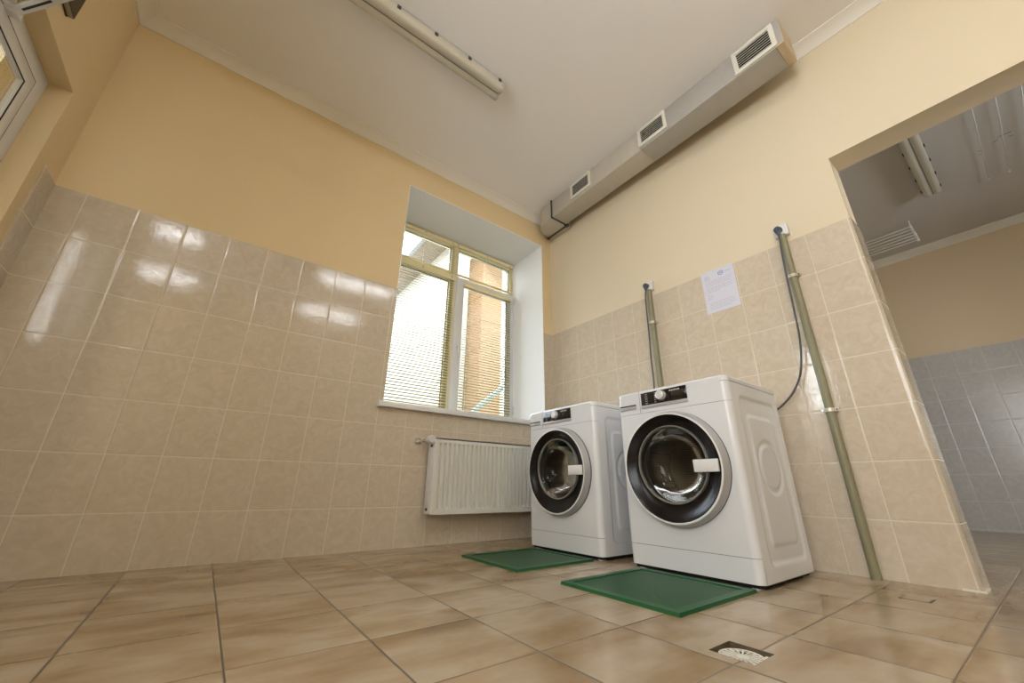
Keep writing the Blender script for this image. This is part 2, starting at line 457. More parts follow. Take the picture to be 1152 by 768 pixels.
# next room shell
XBK, YSD, YBK = 6.15, .95, -3.3
b = MB()
b.box((XBK, YBK-.2, 0), (XBK+.2, YSD+.2, ZC), M['paint_b'])
b.box((XBK-.006, YBK, 0), (XBK+.002, YSD, 1.77), M['tile_b'])
struct(b.build('wall_far'), 'far wall of the next room, cream above beige tiles coloured bluish for daylight')
b = MB(); b.box((xr(YSD)+TH-.02, YSD, 0), (XBK+.1, YSD+.2, ZC), M['paint_r']); b.box((2.66, YSD-.006, 0), (XBK, YSD+.002, 1.77), M['tile_bx'])
struct(b.build('wall_side'), 'side wall of the next room')
b = MB(); BW2 = [(2.74, 3.28, .85, 2.40)]
wall_y(b, 2.45, XBK+.1, YBK-.2, YBK, BW2, M['paint_r'])
struct(b.build('wall_near'), 'window wall of the next room, outside the frame')
b = MB(); b.box((2.45, YBK-.2, 0), (2.64, YB-.2, ZC), M['paint_r'])
struct(b.build('wall_inner'), 'inner wall of the next room')

# cornices
def cove(d, h, n=6):
    """cove profile, (distance from wall, z below ceiling)"""
    pts = [(0, 0), (d, 0), (d, -.006)]
    for k in range(1, n):
        q = k/n; sag = .006*math.sin(PI*q)
        pts.append((d-(d-.006)*q - sag*.4, -.006-(h-.012)*q + sag))
    pts += [(.006, -h+.006), (.006, -h), (0, -h)]
    return pts
CP = cove(.082, .050)
b = MB(); b.prism([(YW-a, ZC+z) for a, z in CP], 'x', XL, xr(YW)-.02, M['cornice'], True); struct(b.build('trim_2'), 'white cornice over the window wall')
b = MB()
A = [b.v((xr(YB)-a, YB, ZC+z)) for a, z in CP]; B = [b.v((xr(YW)-a, YW, ZC+z)) for a, z in CP]
for i in range(len(CP)): b.face([A[i], A[(i+1) % len(CP)], B[(i+1) % len(CP)], B[i]], M['cornice'], True)
b.face(A[::-1], M['cornice']); b.face(B, M['cornice'])
struct(b.build('trim_3'), 'white cornice over the right wall')
b = MB(); b.prism([(XL+a, ZC+z) for a, z in CP], 'y', LWE, YW-.0, M['cornice'], True); struct(b.build('trim_4'), 'white cornice over the left wall')
b = MB(); b.prism([(XBK-a*1.5, ZC+z) for a, z in CP], 'y', YBK, YSD, M['cornice'], True); struct(b.build('trim_5'), 'white cornice in the next room')

# ------------------------------------------------------------------ window
win = thing('window_1', 'white and cream window with four panes in a deep white reveal', 'window', ((WX0+WX1)/2, YF, .95)); win['kind'] = 'structure'
del win['category']
X0, X1, Z0, Z1 = WX0, WX1-.004, .872, WZT-.006
FW = .055
TRZ0, TRZ1 = 2.262, 2.325       # transom bar
MX0, MX1 = 1.515, 1.595         # mullion
b = MB(); f0, f1 = YF, YF+.07
b.frame('y', X0, X1, Z0, Z1, f0, f1, M['pvc_cream'], FW, FW*.6, FW, FW)
b.box((MX0, f0+.001, TRZ1), (MX1, f1, Z1-FW), M['pvc_cream']); b.box((MX0, f0+.001, Z0+FW), (MX1, f1, TRZ0), M['pvc_cream']); b.box((X0+FW, f0-.0005, TRZ0), (X1-FW*.6, f1, TRZ1), M['pvc_cream'])
b.build('window_frame', win, .003)
# dark gaskets round the fixed panes
SX0, SX1, SZ0, SZ1 = 1.580, 2.281, .885, 2.300     # opening sash
panes = {'ul': (X0+FW, MX0, TRZ1, Z1-FW), 'ur': (MX1, X1-FW*.6, TRZ1, Z1-FW), 'll': (X0+FW, MX0, Z0+FW, TRZ0), 'lr': (SX0+.085, SX1-.085, SZ0+.085, SZ1-.068)}
for k, (a, c, d, e) in panes.items():
    g = MB(); yy = YF+.035 if k != 'lr' else YF-.005
    g.box((a-.004, yy, d-.004), (c+.004, yy+.008, e+.004), M['glass'])
    p = g.build('pane', win)
    g = MB(); w = .006
    g.frame('y', a, c, d, e, yy-.004, yy+.001, M['gasket'], w)
    g.build('gasket', win)
b = MB(); s0, s1 = YF-.022, YF+.03
b.frame('y', SX0, SX1, SZ0, SZ1, s0, s1, M['pvc'], .085, .085, .085, .068)
sash = b.build('sash', win, .004)
b = MB(); b.box((1.612, s0-.008, 1.50), (1.640, s0+.001, 1.62), M['pvc']); b.box((1.617, s0-.035, 1.565), (1.635, s0-.006, 1.585), M['pvc']); b.box((1.615, s0-.040, 1.47), (1.637, s0-.026, 1.59), M['pvc'])
b.build('handle', sash, .003)
for z in (1.02, 2.20):
    b = MB(); b.tube([(SX1+.001, s0-.008, z), (SX1+.001, s0-.008, z+.08)], .008, M['pvc'], 10); b.build('hinge', sash)
# sill board
b = MB(); b.box((WX0-.034, YW-.045, .850), (WX1+.012, YW+.001, .887), M['pvc']); b.box((WX0, YW, .868), (WX1, YF+.01, .887), M['pvc'])
b.box((WX0-.040, YW-.047, .846), (WX0-.034, YW-.002, .890), M['plastic'])
struct(b.build('trim_6', None, .004), 'white window sill board')

# venetian blinds, one to each pane
def blind(label, x0, x1, ztop, zbot, y, head, pitch=.0258):
    t = thing('venetian_blind', label, 'blind', ((x0+x1)/2, y, zbot), 'cream venetian blinds in the window')
    h = MB(); h.box((x0, y-.016, ztop-head), (x1, y+.014, ztop), M['blind']); h.build('head_rail', t, .003)
    s = MB(); w, a = .0125, math.radians(42)
    z = ztop-head-.012
    xa, xb = x0+.004, x1-.004
    while z > zbot+.014:
        pts = []
        for k in range(5):
            q = -1+k*.5; bulge = .0013*(1-q*q)
            pts.append((y+q*w*math.cos(a)-bulge*math.sin(a), z+q*w*math.sin(a)+bulge*math.cos(a)))
        A = [s.v((xa, p[0], p[1])) for p in pts]; B = [s.v((xb, p[0], p[1])) for p in pts]
        for k in range(4): s.face([A[k], A[k+1], B[k+1], B[k]], M['slat'], True)
        z -= pitch
    s.build('slats', t)
    r = MB(); r.box((x0+.002, y-.011, zbot), (x1-.002, y+.011, zbot+.010), M['blind']); r.build('bottom_rail', t, .002)
    for xx in ([x0+(x1-x0)*.12, x0+(x1-x0)*.88] if x1-x0 < .65 else [x0+(x1-x0)*.1, x0+(x1-x0)*.5, x0+(x1-x0)*.9]):
        c = MB(); c.box((xx-.0009, y-.0015, zbot), (xx+.0009, y+.0015, ztop-head), M['blind']); c.build('cord', t)
    for xx in (x0+(x1-x0)*.5, x1-.035):
        k = MB(); k.box((xx-.008, y-.020, ztop-head*.75), (xx+.008, y-.015, ztop-head*.35), M['clamp']); k.build('bracket_clip', t)
    return t
yb = YF-.018
blind('cream venetian blind on the small upper left pane', X0+.03, MX0+.025, Z1-.018, TRZ1+.002, yb, .040)
blind('cream venetian blind on the small upper right pane, nearest the ceiling duct', MX1-.02, X1-.022, Z1-.018, TRZ1+.002, yb, .040)
blind('cream venetian blind closed-looking over the large lower left pane', X0+.03, MX0+.035, TRZ0+.052, .905, yb, .062)
blind('cream venetian blind on the tall right sash with the window handle', SX0+.072, SX1-.050, SZ1-.050, .915, s0-.018, .036)
b = MB(); b.tube([(SX1-.062, s0-.036, 2.21), (SX1-.060, s0-.036, 1.50)], .0035, M['pvc'], 8)
tag(b.build('tilt_wand'), 'thin white tilt wand hanging at the right of the tall sash blind', 'wand')

# ------------------------------------------------------------------ glazed door in the left wall
door = thing('door_1', 'white glazed door in the left wall', 'door', (XL-.08, (DLY+DNY)/2, 0)); door['kind'] = 'structure'; del door['category']
xd = XL-.08
b = MB(); fw = .082
SY0, SY1 = 1.20, 1.395
b.frame('x', DNY, DLY, 0, DLZ, xd-.032, xd, M['pvc'], SY0-DNY, fw, .02, fw)
b.box((xd-.031, SY1, .02), (xd-.0005, SY1+.075, DLZ-fw), M['pvc']); b.box((xd-.031, SY0, .02), (xd-.0005, SY1, 1.28), M['pvc'])
b.build('door_frame', door, .004)
b = MB(); e = fw; lw = .062; za = .02; zb = DLZ-fw-.006; ya = SY1+.075+.006; yz = DLY-fw-.006
b.frame('x', ya, yz, za, zb, xd-.022, xd+.004, M['pvc'], lw, lw, .12, lw); b.box((xd-.021, ya+lw, .80), (xd+.0035, yz-lw, .90), M['pvc'])
leaf = b.build('leaf', door, .004)
b = MB(); b.box((xd-.022, SY0-.004, 1.276), (xd-.016, SY1+.004, DLZ-fw+.004), M['glass']); b.build('pane', door)
b = MB(); b.frame('x', ya-.006, yz+.006, za-.006, zb+.006, xd-.02, xd+.001, M['gasket'], .0045); b.build('gap_seal', door)
for z0, z1 in ((za+.12, .80), (.90, zb-lw)):
    b = MB(); b.box((xd-.010, ya+lw-.004, z0-.004), (xd-.004, yz-lw+.004, z1+.004), M['glass']); b.build('pane', leaf)
    b = MB(); w = .005
    b.frame('x', ya+lw, yz-lw, z0, z1, xd+.0015, xd+.0046, M['gasket'], .004); b.build('gasket', leaf)
b = MB(); b.box((xd+.003, yz-.045, 1.0), (xd+.012, yz-.015, 1.2), M['pvc']); b.tube([(xd+.01, yz-.03, 1.12), (xd+.05, yz-.03, 1.12), (xd+.05, yz-.15, 1.12)], .009, M['pvc']); b.build('handle', leaf)
# door closer: slotted arm, link and body
cl = thing('door_closer', 'white door closer arm with a dark slot at the top of the glazed door', 'door closer', (xd, 1.8, 2.0))
zt = 2.03; a0 = Vector((XL-.062, 1.905, zt)); d = Vector((.668, -.744, 0)); n = Vector((.744, .668, 0)); L = .34; hw = .015
def slab(b, a, d, n, l0, l1, w, z0, z1, m):
    P = [a+d*l0-n*w, a+d*l1-n*w, a+d*l1+n*w, a+d*l0+n*w]
    b.hexa([(p.x, p.y, z0) for p in P], [(p.x, p.y, z1) for p in P], m)
b = MB(); slab(b, a0, d, n, 0, L, hw, zt, zt+.022, M['pvc']); arm = b.build('arm', cl, .004)
b = MB(); slab(b, a0, d, n, .055, .20, .0035, zt-.0015, zt+.004, M['gasket']); b.build('slot', arm)
b = MB(); b.lathe([(.001, 0), (.014, 0), (.014, .05), (.001, .05)], (a0.x+d.x*L, a0.y+d.y*L, zt-.012), 'z', M['gasket'], 16); b.build('pivot', cl)
e2 = Vector((XL-.062, 1.42, 0)) - Vector((a0.x+d.x*L, a0.y+d.y*L, 0)); l2 = e2.length; e2.normalize()
b = MB(); slab(b, Vector((a0.x+d.x*L, a0.y+d.y*L, 0)), e2, Vector((-e2.y, e2.x, 0)), 0, l2, .011, zt+.024, zt+.036, M['pvc']); b.build('arm', cl, .002)
b = MB(); b.box((xd-.004, 1.30, zt-.03), (xd+.05, 1.52, zt+.02), M['pvc']); b.build('closer_body', cl, .005)
b = MB(); b.box((xd-.004, 1.885, zt-.004), (a0.x+.02, 1.925, zt+.026), M['pvc']); b.build('bracket', cl, .003)
# dark thin panel above the door
pn = thing('wall_panel', 'dark brown thin panel with a grey metal edge, high on the left wall above the door', 'panel', (XL, 1.86, 2.235))
b = MB(); b.box((XL, 1.64, 2.235), (XL+.006, 2.018, 2.55), M['gasket']); b.box((XL+.006, 1.642, 2.236), (XL+.025, 2.016, 2.548), M['greymetal']); b.build('casing', pn, .001)
b = MB(); b.box((XL+.0245, 1.646, 2.239), (XL+.027, 2.0135, 2.545), M['brown']); b.build('front', pn)

# the next room window, and the alcove window added for light
def plain_window(name, x0, x1, z0, z1, y):
    w = thing(name, 'added white window outside the frame, for light from the left', 'window', ((x0+x1)/2, y, z0)); w['kind'] = 'structure'; del w['category']
    b = MB(); f = .06; xm = (x0+x1)/2
    b.frame('y', x0, x1, z0, z1, y-.03, y+.03, M['pvc'], f); b.box((xm-f/2, y-.029, z0+f), (xm+f/2, y+.029, z1-f), M['pvc'])
    b.build('window_frame', w)
    for a, c in ((x0+f, xm-f/2), (xm+f/2, x1-f)):
        b = MB(); b.box((a, y-.004, z0+f), (c, y+.004, z1-f), M['glass']); b.build('pane', w)
w3 = thing('window_3_added', 'added white window outside the frame, for light from the left', 'window', (-2.0, -.6, .9)); w3['kind'] = 'structure'; del w3['category']
b = MB(); f = .06
b.frame('x', *AW, -2.0, -1.94, M['pvc'], f); b.box((-1.999, -.61, AW[2]+f), (-1.941, -.55, AW[3]-f), M['pvc'])
b.build('window_frame', w3)
plain_window('window_2', *BW2[0], YBK-.1)

# ================================================================== WASHING MACHINES
def washer():
    x0, x1, y0, y1, zb, zt = 1.772, 2.282, .781, 1.386, .020, .850
    yc = (y0+y1)/2; r = .030
    t = thing('washing_machine', 'white washing machine standing in front, nearest the opening to the next room', 'washing machine', ((x0+x1)/2, yc, 0), 'front-loading washing machines')
    def outline(in_=0.0, back=True):
        """plan outline from the back-left round the front to the back-right"""
        pts = [(x1, y0+in_)]
        for k in range(9):
            a = PI/2*k/8; pts.append((x0+in_+r-r*math.sin(a), y0+in_+r-r*math.cos(a)))
        for k in range(9):
            a = PI/2*k/8; pts.append((x0+in_+r-r*math.cos(a), y1-in_-r+r*math.sin(a)))
        pts.append((x1, y1-in_)); return pts
    W = M['white']
    # body: shell between plinth and panel, with a round hole in its front
    za, zz = .1105, .7300
    b = MB(); o = outline()
    sel = lambda b, z: [b.v((p[0], p[1], z)) for p in o]
    A, B = sel(b, za), sel(b, zz)
    n = len(o)
    for i in range(n-1):
        if i == 9: continue                    # the flat front, filled by the holed plate
        if i in (0, n-2): continue             # sides, filled by the embossed panels
        b.face([A[i], A[i+1], B[i+1], B[i]], W, True)
    ca = [b.v((x1, y0, zb)), b.v((x1, y1, zb)), b.v((x1, y1, .820)), b.v((x1, y0, .820))]; b.face(ca, W)     # back
    cz, rh = .4585, .215; fy0, fy1 = y0+r, y1-r
    N = 64
    ring, rect = [], []
    for k in range(N):
        a = 2*PI*k/N; c, s = math.cos(a), math.sin(a)
        ring.append(b.v((x0, yc+rh*c, cz+rh*s)))
        hy = (fy1-yc); top = zz-cz; bot = cz-za
        tt = min(hy/abs(c) if abs(c) > 1e-6 else 9, (top/s if s > 1e-6 else 9), (bot/-s if s < -1e-6 else 9))
        rect.append((yc+c*tt, cz+s*tt))
    # snap four samples to the corners
    for cy_, cz_ in ((fy0, za), (fy1, za), (fy0, zz), (fy1, zz)):
        k = min(range(N), key=lambda q: (rect[q][0]-cy_)**2+(rect[q][1]-cz_)**2); rect[k] = (cy_, cz_)
    rv = [b.v((x0, p[0], p[1])) for p in rect]
    for k in range(N): b.face([ring[k], ring[(k+1) % N], rv[(k+1) % N], rv[k]], W)
    # side panels with embossing
    def emb(x, z):
        def rr(x, z, xa, xb, za_, zb_, rad):
            dx = max(xa+rad-x, x-(xb-rad), 0); dz = max(za_+rad-z, z-(zb_-rad), 0)
            inside = min(x-xa, xb-x, z-za_, zb_-z)
            return (rad-math.hypot(dx, dz)) if (dx > 0 and dz > 0) else inside
        def st(d, w): d = max(0, min(1, d/w+.5)); return d*d*(3-2*d)
        h = -.0065*st(rr(x, z, 1.872, 2.238, .080, .760, .03), .012)
        h += .0055*st(rr(x, z, 1.922, 2.19, .145, .678, .028), .012)
        dd = math.hypot(x-2.062, z-.458)
        h += -.0060*st(.118-dd, .011) + .0055*st(.094-dd, .011)
        return h
    b2 = b
    for yy, s in ((y0, -1), (y1, 1)):
        b.grid(lambda u, v: (x0+r+(x1-x0-r)*u, yy+s*emb(x0+r+(x1-x0-r)*u, zb+(.8205-zb)*v)*1.0, zb+(.8205-zb)*v), 72, 108, W)
    b.build('body', t, 0, sharp=50, weld=False)
    # lower plinth: front and rounded corners
    b = MB(); fr = o[1:-1]; nf = len(fr)
    fr2 = outline(.0015)[1:-1]
    A = [b.v((p[0], p[1], .1088)) for p in fr]; B = [b.v((p[0], p[1], zb)) for p in fr2]
    for i in range(nf-1): b.face([A[i], A[i+1], B[i+1], B[i]], W, i != 8)
    b.face(A, W); b.face(B[::-1], W); b.build('plinth', t)
    b = MB(); o3 = outline(.004)[1:-1]
    b.prism(o3, 'z', .1078, .1120, M['dark']); b.build('seam', t)
    b = MB(); b.prism(o3, 'z', .7285, .7330, M['dark']); b.build('seam', t)
    b = MB(); b.prism(outline(.004), 'z', .8190, .8260, M['dark']); b.build('seam', t)
    b = MB(); b.box((x0+.022, y0+.018, .005), (x1-.012, y1-.018, zb+.004), M['dark']); b.build('base', t)  # black box that paints the shadow gap under the machine
    # control fascia
    b = MB()
    A = [b.v((p[0], p[1], .7315)) for p in fr]; B = [b.v((p[0], p[1], .8215)) for p in fr]
    for i in range(nf-1): b.face([A[i], A[i+1], B[i+1], B[i]], W, i != 8)
    b.face(A[::-1], W); b.face(B, W)
    fas = b.build('control_panel', t)
    b = MB(); zl = .8232
    prof = [(0, zl), (0, zt-.010), (.003, zt-.004), (.010, zt)]
    rings = []
    for i_, z in prof:
        rings.append([b.v((p[0], p[1], z)) for p in outline(i_)])
    for R0, R1 in zip(rings, rings[1:]):
        for i in range(n): b.face([R0[i], R0[(i+1) % n], R1[(i+1) % n], R1[i]], W, i not in (0, 9, n-2, n-1))
    b.face(rings[-1], W); b.face(rings[0][::-1], W)
    b.build('top_lid', t)
    # hide the seam between fascia and lid on the front: a thin flush strip
    b = MB(); b.box((x0-.0004, fy0, .815), (x0+.004, fy1, .832), W); b.build('front_trim', fas)
    # black display with knob
    dy0, dy1, dz0, dz1 = .970, 1.227, .769, .834
    b = MB(); b.box((x0-.0035, dy0, dz0), (x0+.002, dy1, dz1), M['black']); disp = b.build('display', t, .0012)
    b = MB(); b.box((x0-.0045, dy0-.001, .752), (x0+.002, dy1+.003, dz0-.0005), M['silver']); strip = b.build('button_strip', t, .001)
    for k in range(8):
        yq = dy1-.012-k*.031; b = MB(); b.box((x0-.0052, yq-.010, .7585), (x0-.004, yq-.002, .7605), M['greytext']); b.build('button_mark', strip)
    for k in range(5):
        zq = .823-k*.0115
        for ya_, yb__ in ((1.186, 1.202), (1.137, 1.147)):
            b = MB(); b.box((x0-.0042, ya_, zq-.0016), (x0-.003, yb__, zq+.0016), M['greytext']); b.build('programme_mark', disp)
    b = MB()
    for k, wq in enumerate((.009, .010, .006, .011, .008)):
        yq = 1.060-k*.0115; b.box((x0-.0042, yq-.0095, .8175), (x0-.003, yq-.0005, .8255), M['greytext'])
    b.build('lettering', disp)
    b = MB(); ko = (x0-.003, 1.106, .8055)
    b.lathe([(.0275, 0), (.0275, .004), (.0245, .006)], ko, '-x', M['greyring'], 40)
    b.lathe([(.0235, .004), (.0225, .020), (.0185, .023), (.0175, .0215), (.0005, .0215)], ko, '-x', M['knob'], 40); b.build('knob', disp)
    # detergent drawer front: seams and finger recess
    b = MB()
    b.box((x0-.0006, 1.2375, .7325), (x0+.002, 1.2392, zt-.004), M['rubber'])
    b.build('drawer_seam', fas)
    b = MB(); b.box((x0-.0012, 1.263, .7755), (x0+.001, 1.369, .7825), M['dark']); b.box((x0-.0020, 1.263, .756), (x0+.001, 1.369, .7755), M['silver']); b.build('drawer_recess', fas, .0006)
    # door: rim, dark ring, glass bezel, glass bowl, handle
    zc = .4585; o_ = (x0, yc, zc)
    b = MB()
    b.lathe([(.2610, 0), (.2610, .010), (.2580, .022), (.2515, .040), (.2480, .0465), (.2430, .0480), (.2400, .0465)], o_, '-x', M['plastic'], 96,
            [M['rubber'], M['silver'], M['silver'], M['silver'], M['plastic'], M['plastic']])
    doorp = b.build('door_rim', t)
    b = MB(); NS = 96; NR = 8; gy, gz, gr = yc+.002, .4715, .1790
    R = []
    for j in range(NR+1):
        q = j/NR; ro = .2402+(gr-.2402)*q
        hgt = .0462 - .030*math.sin(q*PI/2)**1.3
        if q > .9: hgt += 0
        R.append([b.v((x0-hgt, yc+(gy-yc)*q+ro*math.cos(2*PI*k/NS), zc+(gz-zc)*q+ro*math.sin(2*PI*k/NS))) for k in range(NS)])
    for P_, Q in zip(R, R[1:]):
        for k in range(NS): b.face([P_[k], P_[(k+1) % NS], Q[(k+1) % NS], Q[k]], M['ring'], True)
    b.build('door_ring', doorp)
    b = MB(); og = (x0-.0162, gy, gz)
    b.lathe([(.1795, -.002), (.1790, .010), (.1765, .014), (.1725, .0135), (.1705, .009), (.1700, -.006)], og, '-x', M['greyring'], 96); b.build('glass_bezel', doorp)
    b = MB()
    prof = [(.1705, .004), (.166, -.002), (.158, -.020), (.145, -.050), (.125, -.075), (.098, -.090), (.06, -.096), (.0005, -.098)]
    b.lathe(prof, og, '-x', M['doorglass'], 64); b.build('door_glass', doorp)
    b = MB(); b.hexa([(x0-.050, .9635, .431), (x0-.050, .853, .431), (x0-.050, .853, .4835), (x0-.050, .9635, .4835)],
                     [(x0-.0385, .9635, .431), (x0-.0385, .853, .431), (x0-.0385, .853, .4835), (x0-.0385, .9635, .4835)], M['plastic'])
    b.box((x0-.040, .858, .436), (x0-.020, .892, .479), M['plastic'])
    b.build('handle', doorp, .002)
    # drum and seal
    b = MB(); od = (x0+.03, yc, zc+.01)
    b.lathe([(.215, -.028), (.200, -.010), (.176, .0), (.176, .020), (.190, .035)], od, 'x', M['rubber'], 64); b.build('door_seal', t)
    b = MB(); b.lathe([(.190, .03), (.235, .05), (.235, .30), (.225, .31), (.08, .30), (.06, .285), (.0005, .285)], od, 'x', M['drum'], 64); drum = b.build('drum', t)
    b = MB()
    for k in range(3):
        a = math.radians(50+120*k); c, s = math.cos(a), math.sin(a); tx, tz = -s, c
        def q(rad, off, xx): return (xx, od[1]+rad*c+off*tx, od[2]+rad*s+off*tz)
        b = MB(); b.hexa([q(.236, -.04, od[0]+.06), q(.236, .04, od[0]+.06), q(.236, .04, od[0]+.29), q(.236, -.04, od[0]+.29)],
               [q(.178, -.014, od[0]+.075), q(.178, .014, od[0]+.075), q(.185, .014, od[0]+.28), q(.185, -.014, od[0]+.28)], M['chrome']); b.build('paddle', drum, .008)
    for fx, fy in ((x0+.045, y0+.045), (x0+.045, y1-.045), (x1-.05, y0+.045), (x1-.05, y1-.045)):
        b = MB(); b.lathe([(.0005, 0), (.021, 0), (.021, .008), (.012, .010), (.012, .022)], (fx, fy, 0), 'z', M['plastic'], 20); b.build('foot', t)
    return t, yc
w1, wyc = washer()
w2 = copy_tree(w1, (-.018, 1.850-wyc, 0))
w2['label'] = 'white washing machine standing behind, between the radiator and the front machine'

# green mats
def rubber_mat(label, x0, x1, y0, y1):
    t = thing('rubber_mat', label, 'mat', ((x0+x1)/2, (y0+y1)/2, 0), 'green rubber mats')
    b = MB(); w = .035; h = .011
    V0 = [(x0, y0), (x1, y0), (x1, y1), (x0, y1)]
    I = [(x0+w, y0+w), (x1-w, y0+w), (x1-w, y1-w), (x0+w, y1-w)]
    A = [b.v((p[0], p[1], 0.0)) for p in V0]; B = [b.v((p[0]+(.003 if p[0] == x0 else -.003), p[1]+(.003 if p[1] == y0 else -.003), h)) for p in V0]
    C = [b.v((p[0], p[1], h)) for p in I]; D = [b.v((p[0], p[1], h-.004)) for p in I]
    b.face(A[::-1], M['matedge'])
    for P_, Q in ((A, B), (B, C), (C, D)):
        for k in range(4): b.face([P_[k], P_[(k+1) % 4], Q[(k+1) % 4], Q[k]], M['matedge'])
    b.build('border', t)
    b = MB(); b.box((x0+w, y0+w, .002), (x1-w, y1-w, h-.0035), M['mat']); b.build('ribbed_field', t)
rubber_mat('green rubber mat on the floor in front of the nearer washing machine', 1.232, 1.752, .800, 1.318)
rubber_mat('green rubber mat on the floor in front of the farther washing machine', 1.222, 1.735, 1.592, 2.092)

# ================================================================== RADIATOR
def radiator():
    x0, x1, yf, yb_, z0, z1 = 1.190, 2.19, 2.452, 2.552, .190, .667
    t = thing('radiator', 'white ribbed panel radiator on the tiled wall under the window', 'radiator', ((x0+x1)/2, yb_, z0))
    R = M['rad']
    b = MB(); pitch = .0355; n = int((x1-x0-.05)/pitch)
    xs = [x0, x0+.02]
    prof = [(x0, 0), (x0+.026, 0)]
    for k in range(n):
        xa = x0+.030+k*pitch
        prof += [(xa+.001, 0), (xa+.005, 1), (xa+.0185, 1), (xa+.0225, 0)]
    prof += [(x1, 0)]
    zs = [(z0, 0), (z0+.030, 0), (z0+.042, 1), (z1-.042, 1), (z1-.030, 0), (z1, 0)]
    V = [[b.v((p, yf+.017*a*c, z)) for z, c in zs] for p, a in prof]
    for i in range(len(prof)-1):
        for j in range(len(zs)-1): b.face([V[i][j], V[i+1][j], V[i+1][j+1], V[i][j+1]], R, False)
    b.build('front_panel', t)
    b = MB(); b.box((x0+.01, yb_-.012, z0), (x1-.01, yb_, z1-.01), R); b.build('back_panel', t)
    for xx in (x0, x1-.003):
        b = MB(); b.box((xx, yf-.001, z0+.004), (xx+.003, yb_, z1), M['rad_side']); b.build('side_cover', t, .001)
    b = MB(); b.box((x0, yf, z1-.008), (x1, yf+.012, z1), R); b.box((x0, yb_-.012, z1-.008), (x1, yb_, z1), R)
    for k in range(40): b.box((x0+.012+k*.0248, yf+.010, z1-.006), (x0+.020+k*.0248, yb_-.010, z1-.001), R)
    b.build('top_grille', t)
    for xx in (x0+.18, x1-.18):
        b = MB(); b.box((xx-.02, yb_-.004, z0+.05), (xx+.02, YW-.006, z1-.05), R); b.build('wall_bracket', t)
    for yy, zz in ((yf+.045, z1-.050), (yf+.055, z0+.030)):
        b = MB(); b.lathe([(.0005, .008), (.008, .008), (.010, .004), (.010, 0)], (x0, yy, zz), '-x', M['gasket'], 16); b.build('plug', t)
    # thermostatic valve at the upper left
    yv, zv = 2.512, .646
    b = MB(); b.tube([(x0+.004, yv, zv), (1.150, yv, zv)], .010, M['chrome'], 14); b.lathe([(.016, 0), (.016, .016)], (1.172, yv, zv), '-x', M['chrome'], 6, close=True)
    b.tube([(1.150, yv, zv), (1.128, yv, zv), (1.122, yv+.012, zv), (1.122, YW-.006, zv)], .009, M['chrome'], 14)
    b.lathe([(.0005, .004), (.022, .004), (.026, 0)], (1.122, YW-.006, zv), '-y', M['chrome'], 20)
    b.build('valve', t)
    b = MB(); hv = (1.160, yv-.012, zv+.012)
    b.lathe([(.0005, -.004), (.018, -.004), (.022, .0), (.026, .010), (.028, .030), (.028, .052), (.024, .064), (.0005, .066)], (1.166, yv-.006, zv+.010), '-y', M['plastic'], 24); b.build('thermostat_head', t)
radiator()

# ================================================================== CONDUITS, SOCKETS, CABLES, NOTICE
def conduit(label, y, ztop, zc_list, cable_pts, lab_s, lab_c):
    r = .0195; x = xr(y)-.006-r-.006
    t = thing('cable_conduit', label, 'conduit', (x, y, 0), 'conduit pipes on the tiled wall')
    b = MB(); b.tube([(x, y, 0), (x, y, ztop)], r, M['conduit'], 20); b.build('pipe', t)
    for z in zc_list:
        b = MB(); b.lathe([(r, -.009), (r+.004, -.009), (r+.004, .009), (r, .009)], (x, y, z), 'z', M['clamp'], 24)
        b.box((x-.004, y+r, z-.008), (x+.010, y+r+.016, z+.008), M['clamp']); b.box((x-.004, y-r-.016, z-.008), (x+.010, y-r, z+.008), M['clamp'])
        b.tube([(x-.010, y-r-.010, z), (x+.005, y-r-.010, z)], .0035, M['flange'], 8); b.tube([(x-.010, y+r+.010, z), (x+.005, y+r+.010, z)], .0035, M['chrome'], 8)
        b.box((x+.006, y-.022, z-.010), (xr(y)-.004, y+.022, z+.010), M['clamp'])
        b.build('pipe_clamp', t)
    zs = ztop+.034; xs_ = xr(y)
    s = thing('wall_socket', lab_s, 'socket', (xs_, y, zs-.04), 'white surface sockets above the conduits')
    b = MB(); b.box((xs_-.034, y-.036, zs-.038), (xs_, y+.036, zs+.036), M['plastic']); b.build('socket_box', s, .004)
    b = MB(); b.lathe([(.026, 0), (.026, .004), (.022, .005), (.021, .002)], (xs_-.033, y+.008, zs), '-x', M['plastic'], 32); b.build('socket_face', s)
    c = thing('power_cable', lab_c, 'cable', (xs_-.05, y, zs), 'grey power cables of the machines')
    b = MB(); b.lathe([(.0005, .032), (.014, .032), (.0195, .026), (.021, .010), (.021, .001)], (xs_-.034, y+.008, zs), '-x', M['plug'], 24)
    b.hexa([(xs_-.064, y-.004, zs-.010), (xs_-.064, y+.020, zs-.010), (xs_-.042, y+.020, zs-.012), (xs_-.042, y-.004, zs-.012)][::-1],
           [(xs_-.060, y+.001, zs-.040), (xs_-.060, y+.015, zs-.040), (xs_-.046, y+.015, zs-.040), (xs_-.046, y+.001, zs-.040)][::-1], M['plug'])
    b.build('plug', c, .001)
    b = MB(); b.tube(smooth_path(cable_pts(xs_, y, zs)), .0052, M['cable'], 10); b.build('lead', c)

